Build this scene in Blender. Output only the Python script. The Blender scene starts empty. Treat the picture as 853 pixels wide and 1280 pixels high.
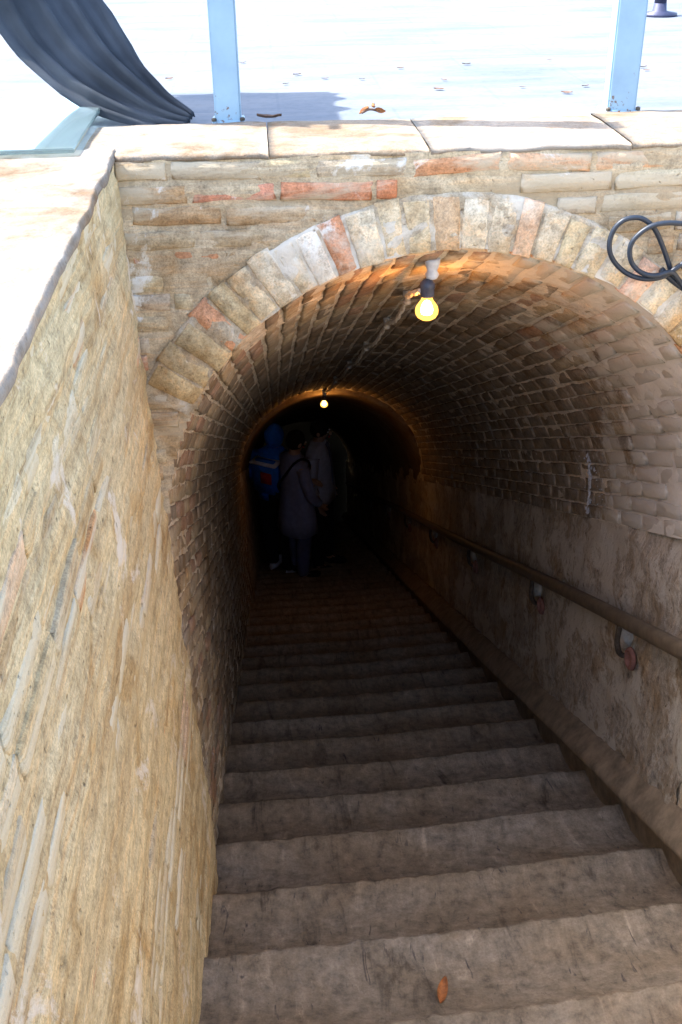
import bpy, bmesh, math, random
from mathutils import Vector, Matrix, noise, Quaternion
random.seed(7)
S = bpy.context.scene
C = S.collection
TN = math.tan(math.radians(27.0))          # slope of stair and tunnel
CT, ST = math.cos(math.radians(27.0)), math.sin(math.radians(27.0))
V = Vector

# ------------------------------------------------------------------ camera
cd = bpy.data.cameras.new('camera'); cam = bpy.data.objects.new('camera', cd); C.objects.link(cam)
S.camera = cam
f_px = 1343.53
cd.sensor_fit = 'AUTO'; cd.sensor_width = 36.0; cd.lens = f_px / 1280.0 * 36.0
cd.clip_start = 0.02; cd.clip_end = 1000
R_ = [(0.99718508, -0.04839758, 0.05726769), (-0.0739033, -0.5054858, 0.85966412), (-0.01265766, -0.86147651, -0.50763964)]
cam.matrix_world = Matrix(((R_[0][0], -R_[0][1], -R_[0][2], 0.25),
                           (R_[1][0], -R_[1][1], -R_[1][2], -2.37),
                           (R_[2][0], -R_[2][1], -R_[2][2], 0.5), (0, 0, 0, 1)))
# ------------------------------------------------------------------ sky and sun
SUN_EL = math.radians(52.0)
SUN_AZ = math.radians(13.0)                 # sun stands to the left (-x), a little towards +y
w = bpy.data.worlds.new('World'); S.world = w; w.use_nodes = True
wn = w.node_tree; wn.nodes.clear()
sky = wn.nodes.new('ShaderNodeTexSky'); sky.sky_type = 'NISHITA'; sky.sun_disc = False
sky.sun_elevation = SUN_EL; sky.dust_density = 2.0
sky.sun_rotation = math.radians(270.0) + SUN_AZ
bg = wn.nodes.new('ShaderNodeBackground'); bg.inputs['Strength'].default_value = 0.15
wo = wn.nodes.new('ShaderNodeOutputWorld')
wn.links.new(sky.outputs[0], bg.inputs[0]); wn.links.new(bg.outputs[0], wo.inputs[0])
sl = bpy.data.lights.new('sun', 'SUN'); sl.energy = 2.7; sl.angle = math.radians(0.53); sl.color = (1.0, 0.97, 0.92)
sun = bpy.data.objects.new('sun', sl); C.objects.link(sun)
to_sun = V((-math.cos(SUN_EL) * math.cos(SUN_AZ), math.cos(SUN_EL) * math.sin(SUN_AZ), math.sin(SUN_EL)))
sun.rotation_euler = to_sun.to_track_quat('Z', 'Y').to_euler()
S.view_settings.view_transform = 'Standard'; S.view_settings.look = 'None'
S.view_settings.exposure = 2.5; S.view_settings.gamma = 1.0

# ------------------------------------------------------------------ helpers
def link(o, parent=None):
    C.objects.link(o)
    if parent is not None: o.parent = parent
    return o
def tag(o, label=None, cat=None, group=None, kind=None):
    if label: o['label'] = label
    if cat: o['category'] = cat
    if group: o['group'] = group
    if kind: o['kind'] = kind
    return o
def thing(name, label, cat, loc=(0, 0, 0), group=None):
    o = bpy.data.objects.new(name, None); o.location = loc; o.empty_display_size = .1
    C.objects.link(o)
    return tag(o, label, cat, group)
def mesh(name, vs, fs, mat=None, smooth=True):
    m = bpy.data.meshes.new(name); m.from_pydata([tuple(v) for v in vs], [], fs); m.update()
    if mat: m.materials.append(mat)
    if smooth: m.polygons.foreach_set('use_smooth', [True] * len(m.polygons))
    return m
def part(name, vs, fs, mat, parent=None, smooth=True):
    """vs in world coordinates; parent empties carry translation only"""
    off = V(parent.location) if parent is not None else V((0, 0, 0))
    if parent is not None and parent.parent is not None: off = off + V(parent.parent.location)
    c = V((0, 0, 0))
    for v in vs: c += V(v)
    c /= max(1, len(vs))
    o = bpy.data.objects.new(name, mesh(name, [V(v) - c for v in vs], fs, mat, smooth))
    o.location = c - off
    return link(o, parent)
def fbm(p, octv=4, lac=2.1, gain=.5):
    a, s, q = 1.0, 0.0, V(p)
    for _ in range(octv):
        s += a * noise.noise(q); q = q * lac + V((3.1, 1.7, 5.3)); a *= gain
    return s
def grid_faces(nu, nv, skip=None, off=0, flip=False):
    fs = []
    for i in range(nu - 1):
        for j in range(nv - 1):
            if skip and skip(i, j): continue
            a = off + i * nv + j
            q = (a, a + nv, a + nv + 1, a + 1)
            fs.append(q[::-1] if flip else q)
    return fs
def tube(pts, r, seg=8, cap=True, radii=None):
    vs, fs = [], []
    n = len(pts); pts = [V(p) for p in pts]
    prev = None
    for i, p in enumerate(pts):
        t = (pts[min(i + 1, n - 1)] - pts[max(i - 1, 0)]).normalized()
        if prev is None:
            a = V((0, 0, 1)) if abs(t.z) < .9 else V((1, 0, 0))
            u = t.cross(a).normalized()
        else:
            u = (prev - t * prev.dot(t)).normalized()
        prev = u; b = t.cross(u)
        rr = radii[i] if radii else r
        for k in range(seg):
            an = 2 * math.pi * k / seg
            vs.append(p + (u * math.cos(an) + b * math.sin(an)) * rr)
    for i in range(n - 1):
        for k in range(seg):
            k2 = (k + 1) % seg
            fs.append((i * seg + k, i * seg + k2, (i + 1) * seg + k2, (i + 1) * seg + k))
    if cap:
        fs.append(tuple(range(seg))[::-1]); fs.append(tuple((n - 1) * seg + k for k in range(seg)))
    return vs, fs
def lathe(prof, center, seg=20, axis=V((0, 0, 1))):
    """prof: (radius, height) pairs"""
    q = V((0, 0, 1)).rotation_difference(V(axis))
    vs, fs = [], []
    for r, h in prof:
        for k in range(seg):
            a = 2 * math.pi * k / seg
            vs.append(V(center) + q @ V((r * math.cos(a), r * math.sin(a), h)))
    for i in range(len(prof) - 1):
        for k in range(seg):
            k2 = (k + 1) % seg
            fs.append((i * seg + k, i * seg + k2, (i + 1) * seg + k2, (i + 1) * seg + k))
    fs.append(tuple(range(seg))[::-1]); fs.append(tuple((len(prof) - 1) * seg + k for k in range(seg)))
    return vs, fs
def box(lo, hi, bev=0.0):
    (x0, y0, z0), (x1, y1, z1) = lo, hi
    if bev <= 0:
        vs = [(x, y, z) for x in (x0, x1) for y in (y0, y1) for z in (z0, z1)]
        fs = [(0, 1, 3, 2), (4, 6, 7, 5), (0, 4, 5, 1), (2, 3, 7, 6), (0, 2, 6, 4), (1, 5, 7, 3)]
        return vs, fs
    bm = bmesh.new(); bmesh.ops.create_cube(bm, size=1.0)
    for v in bm.verts:
        v.co = V(((x0 + x1) / 2 + v.co.x * (x1 - x0), (y0 + y1) / 2 + v.co.y * (y1 - y0), (z0 + z1) / 2 + v.co.z * (z1 - z0)))
    bmesh.ops.bevel(bm, geom=bm.edges[:], offset=bev, segments=2, affect='EDGES')
    bm.verts.index_update()
    vs = [v.co.copy() for v in bm.verts]; fs = [tuple(v.index for v in f.verts) for f in bm.faces]
    bm.free()
    return vs, fs
def smooth_path(pts, n=8):
    pts = [V(p) for p in pts]; out = []
    for i in range(len(pts) - 1):
        p0, p1, p2, p3 = pts[max(i - 1, 0)], pts[i], pts[i + 1], pts[min(i + 2, len(pts) - 1)]
        for k in range(n):
            t = k / n
            out.append(.5 * ((2 * p1) + (p2 - p0) * t + (2 * p0 - 5 * p1 + 4 * p2 - p3) * t * t + (3 * p1 - p0 - 3 * p2 + p3) * t ** 3))
    out.append(pts[-1])
    return out

# ------------------------------------------------------------------ materials
class MB:
    def __init__(s, name, rough=.9, spec=.2):
        s.m = bpy.data.materials.new(name); s.m.use_nodes = True
        s.nt = s.m.node_tree; s.n = s.nt.nodes; s.l = s.nt.links
        s.b = s.n['Principled BSDF']
        s.b.inputs['Roughness'].default_value = rough
        s.b.inputs['Specular IOR Level'].default_value = spec
    def pos(s, scale=(1, 1, 1), rot=(0, 0, 0), src='geo'):
        if src == 'geo': o = s.n.new('ShaderNodeNewGeometry').outputs['Position']
        else: o = s.n.new('ShaderNodeTexCoord').outputs['Object']
        mp = s.n.new('ShaderNodeMapping'); mp.inputs['Scale'].default_value = scale; mp.inputs['Rotation'].default_value = rot
        s.l.new(o, mp.inputs['Vector']); return mp.outputs[0]
    def noise(s, vec, scale, detail=5, rough=.6, dist=0.0):
        t = s.n.new('ShaderNodeTexNoise'); t.inputs['Scale'].default_value = scale; t.inputs['Detail'].default_value = detail
        t.inputs['Roughness'].default_value = rough; t.inputs['Distortion'].default_value = dist
        s.l.new(vec, t.inputs['Vector']); return t.outputs['Fac']
    def ramp(s, fac, stops, interp='LINEAR'):
        r = s.n.new('ShaderNodeValToRGB'); cr = r.color_ramp; cr.interpolation = interp
        while len(cr.elements) > 1: cr.elements.remove(cr.elements[-1])
        for i, (p, c) in enumerate(stops):
            e = cr.elements[0] if i == 0 else cr.elements.new(p)
            e.position = p; e.color = (c, c, c, 1) if isinstance(c, (int, float)) else (*c, 1)
        if not isinstance(fac, (int, float)): s.l.new(fac, r.inputs[0])
        return r.outputs[0]
    def mix(s, a, b, fac, mode='MIX'):
        m = s.n.new('ShaderNodeMix'); m.data_type = 'RGBA'; m.blend_type = mode
        for v, i in ((fac, 0), (a, 6), (b, 7)):
            if isinstance(v, (int, float)): m.inputs[i].default_value = v if i == 0 else (v, v, v, 1)
            elif isinstance(v, tuple): m.inputs[i].default_value = (*v, 1)
            else: s.l.new(v, m.inputs[i])
        return m.outputs[2]
    def math(s, op, a, b=0.0):
        m = s.n.new('ShaderNodeMath'); m.operation = op
        for v, i in ((a, 0), (b, 1)):
            if isinstance(v, (int, float)): m.inputs[i].default_value = v
            else: s.l.new(v, m.inputs[i])
        return m.outputs[0]
    def info(s, what):
        return s.n.new('ShaderNodeObjectInfo').outputs[what]
    def color(s, c):
        if isinstance(c, tuple): s.b.inputs['Base Color'].default_value = (*c, 1)
        else: s.l.new(c, s.b.inputs['Base Color'])
    def bump(s, h, strength=.5, dist=.004):
        bp = s.n.new('ShaderNodeBump'); bp.inputs['Strength'].default_value = strength; bp.inputs['Distance'].default_value = dist
        s.l.new(h, bp.inputs['Height']); s.l.new(bp.outputs[0], s.b.inputs['Normal'])

def masonry(name, palette, streak=(1, 1, 1), rot=(0, 0, 0), smear=None, smear_amt=.5, dark=.55, bump=.6, grain=.8, smear2=None, amt2=.62, dist=.6):
    """palette picked per brick, tinted by the object's own colour; worn by streaks, grain and smears of mortar"""
    b = MB(name, .93, .12)
    base = b.ramp(b.info('Random'), [(i / len(palette), c) for i, c in enumerate(palette)], 'CONSTANT') if len(palette) > 1 else palette[0]
    base = b.mix(base, b.info('Color'), 1.0, 'MULTIPLY')
    p0 = b.pos(); ps = b.pos(streak, rot)
    n1 = b.noise(ps, 6, 7, .65, dist); n2 = b.noise(p0, 38, 6, .7); n3 = b.noise(p0, 210, 4, .7); n4 = b.noise(p0, 4.3, 5, .6, dist * 1.3)
    c = b.mix(base, b.ramp(n1, [(.3, (.72, .60, .48)), (.5, (1, 1, 1)), (.72, (1.32, 1.26, 1.16))]), .8, 'MULTIPLY')
    ms = max(streak)
    n5 = b.noise(b.pos(tuple(v * (1.0 if v < ms * .5 else 2.3) for v in streak), rot), 11, 8, .72, .4)
    c = b.mix(c, b.ramp(n5, [(.24, (.42, .31, .23)), (.38, (.86, .80, .74)), (.50, (1, 1, 1)), (.60, (1.12, .98, .86)), (.66, (1.22, 1.16, 1.08)), (.76, (1.42, 1.42, 1.40))]), .85, 'MULTIPLY')
    c = b.mix(c, b.ramp(n4, [(.34, (.74, .60, .43)), (.47, (.97, .95, .92)), (.62, (1.06, 1.06, 1.06))]), .8, 'MULTIPLY')
    c = b.mix(c, b.ramp(n2, [(.28, dark), (.5, 1.0), (.75, 1.30)]), .9, 'MULTIPLY')
    c = b.mix(c, b.ramp(n3, [(.32, .45), (.52, 1.0), (.68, 1.25)]), .75 * grain, 'MULTIPLY')
    if smear is not None:
        k = b.noise(b.pos(tuple(v * .8 for v in streak), rot), 5.2, 8, .68, dist * 1.5)
        c = b.mix(c, smear, b.ramp(k, [(smear_amt, 0.0), (smear_amt + .1, .85)]))
    if smear2 is not None:
        k2 = b.math('ADD', b.noise(p0, 3.3, 9, .72, dist * 2), b.math('MULTIPLY', n2, .12))
        c = b.mix(c, smear2, b.ramp(k2, [(amt2, 0.0), (amt2 + .06, .9)]))
    # small dark pits
    pit = b.noise(p0, 75, 3, .5)
    c = b.mix(c, (.10, .075, .05), b.ramp(pit, [(.70, 0.0), (.78, .7)]))
    b.color(c)
    h = b.math('ADD', b.math('ADD', b.math('MULTIPLY', n1, .7), b.math('MULTIPLY', n5, .6)), b.math('ADD', b.math('MULTIPLY', n2, .6), b.math('MULTIPLY', n3, .22)))
    h = b.math('SUBTRACT', h, b.math('MULTIPLY', b.ramp(pit, [(.66, 0.0), (.76, 1.0)]), .6))
    b.bump(h, bump, .010)
    return b.m

TAN, YEL, OCH, PNK, GRY, WHT = (.45, .37, .25), (.52, .45, .31), (.43, .32, .195), (.52, .31, .21), (.42, .36, .28), (.60, .54, .43)
M = {}
M['left_brick'] = masonry('left_wall_brick', [(.53, .445, .28), (.58, .50, .32), (.50, .395, .23), (.55, .465, .295), (.50, .42, .28), (.58, .44, .30), (.54, .455, .285), (.61, .55, .40)], (1, .16, 2.4), smear=(.61, .55, .40), smear_amt=.45, smear2=(.66, .61, .52), amt2=.66, bump=.9)
M['left_mortar'] = masonry('left_wall_mortar', [(.56, .48, .305)], (1, .16, 2.4), smear=(.48, .37, .205), smear_amt=.55, smear2=(.66, .60, .50), amt2=.64, bump=.9)
M['face_brick'] = masonry('face_brick', [TAN, OCH, GRY, TAN, YEL, GRY, (.45, .34, .215)], (.35, 1, 2.0), smear=(.52, .44, .32), smear_amt=.48, smear2=(.70, .67, .61), amt2=.655)
M['face_mortar'] = masonry('face_mortar', [(.49, .41, .29)], (.35, 1, 2.0), smear=(.41, .325, .215), smear_amt=.52, smear2=(.66, .62, .54), amt2=.69)
M['ring_brick'] = masonry('ring_brick', [YEL, WHT, YEL, (.57, .49, .36), WHT], (1, 1, 1), smear=(.66, .60, .49), smear_amt=.56, smear2=(.72, .68, .60), amt2=.645)
M['ring_mortar'] = masonry('ring_mortar', [(.47, .41, .31)], (1, 1, 1), smear=(.66, .61, .52), smear_amt=.48, smear2=(.46, .36, .25), amt2=.66)
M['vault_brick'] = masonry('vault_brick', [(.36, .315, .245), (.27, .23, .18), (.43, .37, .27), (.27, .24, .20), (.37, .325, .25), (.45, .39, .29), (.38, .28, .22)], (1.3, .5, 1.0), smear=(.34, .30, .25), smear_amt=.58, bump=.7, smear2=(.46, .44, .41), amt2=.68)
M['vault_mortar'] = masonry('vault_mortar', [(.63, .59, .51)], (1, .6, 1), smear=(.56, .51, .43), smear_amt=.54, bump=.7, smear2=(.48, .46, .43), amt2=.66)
M['plaster'] = masonry('tunnel_plaster', [(.45, .41, .345)], (1.6, 3.4, .75), (math.radians(-38), 0, 0), smear=(.34, .27, .185), smear_amt=.52, bump=1.0, dist=.08, dark=.34, smear2=(.58, .53, .44), amt2=.575)
def mouth_paling(m, col):
    """mottled paler tone, stronger to the right and towards the mouth"""
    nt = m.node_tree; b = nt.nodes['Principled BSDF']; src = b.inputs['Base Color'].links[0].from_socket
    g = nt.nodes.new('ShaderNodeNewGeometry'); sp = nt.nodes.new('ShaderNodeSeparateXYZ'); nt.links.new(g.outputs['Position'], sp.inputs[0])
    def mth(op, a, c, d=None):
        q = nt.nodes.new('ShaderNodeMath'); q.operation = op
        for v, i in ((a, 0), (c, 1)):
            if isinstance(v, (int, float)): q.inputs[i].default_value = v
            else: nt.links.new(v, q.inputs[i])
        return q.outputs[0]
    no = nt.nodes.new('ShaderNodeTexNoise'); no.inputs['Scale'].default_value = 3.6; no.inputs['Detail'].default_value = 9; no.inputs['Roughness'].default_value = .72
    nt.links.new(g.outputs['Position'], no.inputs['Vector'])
    v = mth('ADD', mth('MULTIPLY', sp.outputs[0], .75), mth('MULTIPLY', sp.outputs[1], -.55))  # tone pales towards the right and less so deeper in
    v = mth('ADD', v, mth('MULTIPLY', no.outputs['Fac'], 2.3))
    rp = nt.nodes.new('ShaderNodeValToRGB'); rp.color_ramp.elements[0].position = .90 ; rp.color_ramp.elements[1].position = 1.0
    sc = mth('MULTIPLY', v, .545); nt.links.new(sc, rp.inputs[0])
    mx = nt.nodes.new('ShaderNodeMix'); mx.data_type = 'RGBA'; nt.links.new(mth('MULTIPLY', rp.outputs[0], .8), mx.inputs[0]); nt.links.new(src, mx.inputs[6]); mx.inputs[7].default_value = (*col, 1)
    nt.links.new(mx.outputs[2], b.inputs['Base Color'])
mouth_paling(M['vault_brick'], (.57, .54, .47)); mouth_paling(M['vault_mortar'], (.65, .62, .55))
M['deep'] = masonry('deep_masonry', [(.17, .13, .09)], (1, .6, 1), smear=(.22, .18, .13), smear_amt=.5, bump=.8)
M['retaining'] = masonry('retaining_plaster', [(.62, .56, .46)], (1, .4, 1.6), smear=(.55, .48, .38), smear_amt=.52)
M['lime'] = masonry('lime_top', [(.225, .198, .17)], (1, 1, 1), smear=(.26, .24, .22), smear_amt=.5, dark=.8, bump=.35, grain=.5)
M['coping'] = masonry('coping_stone', [(.245, .21, .17), (.26, .225, .185), (.235, .195, .15), (.25, .22, .185)], (.5, 1, 1), smear=(.28, .25, .215), smear_amt=.5, dark=.75, bump=.45, grain=.6)

def stone_step():
    b = MB('step_stone', .86, .2)
    p = b.pos(); px = b.pos((2.6, .55, .55))
    n1 = b.noise(px, 5.5, 8, .7, .7); n2 = b.noise(p, 26, 6, .7); n3 = b.noise(p, 160, 4, .7); n4 = b.noise(p, 2.4, 5, .6, .6)
    c = b.ramp(n4, [(.3, (.19, .138, .090)), (.5, (.225, .18, .13)), (.7, (.258, .22, .175))])
    c = b.mix(c, b.ramp(n1, [(.30, .30), (.44, .90), (.60, 1.08), (.72, 1.75)]), .9, 'MULTIPLY')
    c = b.mix(c, b.ramp(n2, [(.3, .45), (.5, 1.0), (.72, 1.5)]), .8, 'MULTIPLY')
    c = b.mix(c, b.ramp(n3, [(.3, .7), (.6, 1.1)]), .6, 'MULTIPLY')
    ch = b.noise(px, 17, 5, .6, 1.0)
    c = b.mix(c, (.035, .033, .038), b.ramp(ch, [(.63, 0.0), (.72, .8)]))
    b.color(c)
    h = b.math('ADD', n1, b.math('ADD', b.math('MULTIPLY', n2, .7), b.math('MULTIPLY', n3, .2)))
    b.bump(h, .7, .010)
    return b.m
M['step'] = stone_step()
def ground_mat():
    b = MB('courtyard_paving', .85, .2)
    p = b.pos()
    n1 = b.noise(b.pos((.5, 2.2, 1)), 3.0, 8, .65, .5); n2 = b.noise(p, 40, 5, .7); n3 = b.noise(p, 1.2, 5, .6)
    c = b.ramp(n1, [(.3, (.105, .125, .155)), (.5, (.15, .165, .185)), (.75, (.185, .19, .20))])
    c = b.mix(c, b.ramp(n2, [(.3, .8), (.55, 1.05)]), .6, 'MULTIPLY')
    c = b.mix(c, b.ramp(n3, [(.3, (.86, .89, .94)), (.6, (1, 1, 1))]), .8, 'MULTIPLY')
    br = b.n.new('ShaderNodeTexBrick'); br.inputs['Scale'].default_value = 1.0
    br.inputs['Color1'].default_value = (1, 1, 1, 1); br.inputs['Color2'].default_value = (.93, .94, .96, 1); br.inputs['Mortar'].default_value = (.72, .76, .82, 1)
    br.inputs['Brick Width'].default_value = .6; br.inputs['Row Height'].default_value = .3; br.inputs['Mortar Size'].default_value = .006; br.inputs['Mortar Smooth'].default_value = .6
    b.l.new(p, br.inputs['Vector'])
    c = b.mix(c, br.outputs['Color'], .35, 'MULTIPLY')
    b.color(c); b.bump(b.math('ADD', n1, n2), .3, .006)
    return b.m
M['ground'] = ground_mat()
def simple(name, col, rough=.6, metal=0.0, var=.25, scale=30, bump=.15, spec=.4):
    b = MB(name, rough, spec); b.b.inputs['Metallic'].default_value = metal
    p = b.pos(); n = b.noise(p, scale, 5, .65)
    b.color(b.mix(col, b.ramp(n, [(.3, 1 - var), (.7, 1 + var)]), 1.0, 'MULTIPLY'))
    b.bump(n, bump, .003)
    return b.m
def post_paint():
    b = MB('pale_blue_paint', .42, .45)
    p = b.pos(); n = b.noise(p, 9, 4, .6); k = b.noise(p, 60, 6, .7)
    c = b.ramp(n, [(.3, (.21, .32, .42)), (.7, (.27, .40, .50))])
    sep = b.n.new('ShaderNodeSeparateXYZ'); b.l.new(b.pos(), sep.inputs[0])
    low = b.ramp(b.math('MULTIPLY', sep.outputs[2], 3.0), [(0.0, .20), (.5, 0.0)])      # rust creeps up from the foot
    c = b.mix(c, (.13, .055, .025), b.ramp(b.math('ADD', k, low), [(.76, 0.0), (.82, 1.0)]))
    b.color(c); b.bump(k, .12, .002)
    return b.m
M['post'] = post_paint()
M['rail'] = simple('rail_wood', (.12, .092, .062), .5, 0, .35, 24)
M['curb'] = simple('curb_mortar', (.235, .18, .12), .75, 0, .45, 14, .4)
M['iron'] = simple('bracket_iron', (.09, .075, .06), .6, .6, .4, 60)
M['clay'] = simple('red_clay', (.19, .085, .065), .9, 0, .35, 50, .5)
M['lump'] = simple('mortar_lump', (.38, .35, .30), .9, 0, .3, 45, .5)
M['cable'] = simple('black_rubber', (.018, .026, .040), .42, 0, .2, 80, .05)
M['cord'] = simple('dusty_cord', (.65, .60, .52), .8, 0, .3, 60, .1)
M['ceramic'] = simple('ceramic', (.62, .62, .63), .35, 0, .15, 60, .05)
M['socket'] = simple('lamp_socket', (.055, .060, .085), .45, 0, .4, 70, .1)
M['dark_end'] = simple('unlit_depth_colour', (.03, .025, .02), .95, 0, .3, 40)  # near-black colour stands in for the unlit depth of the tunnel
M['leaf'] = simple('dry_leaf', (.13, .075, .05), .8, 0, .4, 60)
M['leaf_red'] = simple('red_dry_leaf', (.30, .105, .03), .7, 0, .45, 80)
M['dark_metal'] = simple('dark_metal', (.05, .055, .10), .5, .3, .2, 20)
M['splash'] = simple('paint_splash', (.50, .53, .58), .75, 0, .3, 60, .4)
def cloth(name, col, var=.3, sc=22, rough=.9):
    b = MB(name, rough, .15); p = b.pos(); n = b.noise(p, sc, 4, .6); wv = b.noise(p, 500, 2, .5)
    c = b.mix(col, b.ramp(n, [(.3, 1 - var), (.7, 1 + var)]), 1.0, 'MULTIPLY'); b.color(c); b.bump(wv, .2, .002); return b.m
M['curtain'] = cloth('curtain_cloth', (.085, .096, .112), .6, 4, .8)
def translucent(m, col, f):
    nt = m.node_tree; b = nt.nodes['Principled BSDF']; t = nt.nodes.new('ShaderNodeBsdfTranslucent'); t.inputs[0].default_value = (*col, 1)
    mx = nt.nodes.new('ShaderNodeMixShader'); mx.inputs[0].default_value = f
    o = [n for n in nt.nodes if n.type == 'OUTPUT_MATERIAL'][0]
    nt.links.new(b.outputs[0], mx.inputs[1]); nt.links.new(t.outputs[0], mx.inputs[2]); nt.links.new(mx.outputs[0], o.inputs[0])
translucent(M['curtain'], (.19, .23, .29), .45)
M['skin'] = cloth('skin', (.42, .26, .18), .08)
M['hair'] = cloth('hair', (.012, .011, .012), .2)
M['tunic'] = cloth('tunic_cloth', (.24, .26, .38), .15)
M['trouser'] = cloth('trouser_cloth', (.10, .11, .20), .15)
M['blue'] = cloth('blue_jacket', (.020, .15, .56), .2)
M['red'] = cloth('red_cloth', (.45, .03, .03), .2)
M['white'] = cloth('white_cloth', (.60, .60, .64), .12)
M['shirt'] = cloth('pale_shirt', (.42, .43, .50), .15)
M['black'] = cloth('black_cloth', (.012, .012, .016), .2)
def glass():
    b = MB('greenish_glass', .03, .5)
    b.b.inputs['Transmission Weight'].default_value = .92
    b.b.inputs['IOR'].default_value = 1.5
    b.color((.72, .90, .92)); return b.m
M['glass'] = glass()
def bulb_mat():
    m = bpy.data.materials.new('bulb_glass'); m.use_nodes = True; nt = m.node_tree; nt.nodes.clear()
    o = nt.nodes.new('ShaderNodeOutputMaterial'); t = nt.nodes.new('ShaderNodeBsdfTransparent'); e = nt.nodes.new('ShaderNodeEmission')
    t.inputs[0].default_value = (1, .86, .55, 1); e.inputs[0].default_value = (1, .46, .09, 1); e.inputs[1].default_value = .34
    mx = nt.nodes.new('ShaderNodeAddShader')
    nt.links.new(t.outputs[0], mx.inputs[0]); nt.links.new(e.outputs[0], mx.inputs[1]); nt.links.new(mx.outputs[0], o.inputs[0]); return m
M['bulb'] = bulb_mat()
def glow_mat():
    m = bpy.data.materials.new('filament_glow'); m.use_nodes = True; nt = m.node_tree; nt.nodes.clear()
    o = nt.nodes.new('ShaderNodeOutputMaterial'); e = nt.nodes.new('ShaderNodeEmission')
    e.inputs[0].default_value = (1, .62, .26, 1); e.inputs[1].default_value = 14.0
    nt.links.new(e.outputs[0], o.inputs[0]); return m
M['glow'] = glow_mat()

# ------------------------------------------------------------------ brick meshes (48 triangles each, shared)
def brick_mesh(mat, rnd, rough=1.0):
    """unit brick: length on x, depth on y (front at y=-.5), height on z; worn, chamfered front"""
    per = [(-.5, -.5), (-.17, -.5), (.17, -.5), (.5, -.5), (.5, 0), (.5, .5), (.17, .5), (-.17, .5), (-.5, .5), (-.5, 0)]
    vs, fs = [], []
    out = []
    for (x, z) in per:
        out.append((x + rnd.uniform(-.022, .012) * rough * (1 if x > 0 else -1), z + rnd.uniform(-.10, .04) * rough * (1 if z > 0 else -1 if z < 0 else 0)))
    for (x, z) in out: vs.append((x, .5, z))
    for (x, z) in out: vs.append((x, -.5 + rnd.uniform(.05, .13) * rough, z))
    for (x, z) in out:
        ix = max(-.5 + .045, min(.5 - .045, x * (.93 + rnd.uniform(-.02, .02)))); iz = z * (.84 + rnd.uniform(-.08, .06))
        vs.append((ix, -.5 + rnd.uniform(-.02, .03) * rough, iz))
    n = 10
    for r in (0, 1):
        for k in range(n):
            k2 = (k + 1) % n
            fs.append((r * n + k, r * n + k2, (r + 1) * n + k2, (r + 1) * n + k))
    fs.append(tuple(2 * n + k for k in range(n)))
    return mesh('brick', vs, fs, mat)
rb = random.Random(3)
BR = {k: [brick_mesh(M[k], rb, r) for _ in range(10)] for k, r in (('left_brick', .5), ('face_brick', .65), ('vault_brick', .65))}
def frame(xa, ya, za, loc, sx, sy, sz):
    xa, ya, za = V(xa) * sx, V(ya) * sy, V(za) * sz
    return Matrix(((xa.x, ya.x, za.x, loc[0]), (xa.y, ya.y, za.y, loc[1]), (xa.z, ya.z, za.z, loc[2]), (0, 0, 0, 1)))
def put_brick(kind, mw, parent, color=None):
    o = bpy.data.objects.new('brick', random.choice(BR[kind]))
    C.objects.link(o); o.parent = parent
    o.matrix_world = mw
    if parent is not None: o.matrix_local = Matrix.Translation(-V(parent.location)) @ mw
    if color: o.color = (*color, 1)
    return o

# ================================================================== SETTING
XR = 1.41                                   # right wall
XC, ZC, RV = .68, -.945, .72                # vault centre (at y=0) and radius
def xl(z): return -.065 + .065 * min(1.0, max(0.0, -z / 1.9))
STEP_RUN = .3575
def nose_y(i): return -.544 + STEP_RUN * i
def floor_z(y):
    i = math.ceil((y + .544) / STEP_RUN - 1e-6)
    return -2.17 - TN * nose_y(i)
Y_TOP, Y_END = -4.25, 13.6

# ground: one sheet with the stairwell cut out of it
def ground():
    vs, fs = [], []
    gx = [-150, -30, -6, -.55, -.02 - .06, 1.46, 1.9, 6, 30, 150]
    gy = [-150, -30, -8, Y_TOP, .05, .33, 1.0, 3, 8, 30, 150]
    for x in gx:
        for y in gy: vs.append((x, y, -.022))
    fs = grid_faces(len(gx), len(gy), lambda i, j: i in (4,) and j in (3,))
    o = part('ground', vs, fs, M['ground'], smooth=False)
    tag(o, kind='structure')
ground()

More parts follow.
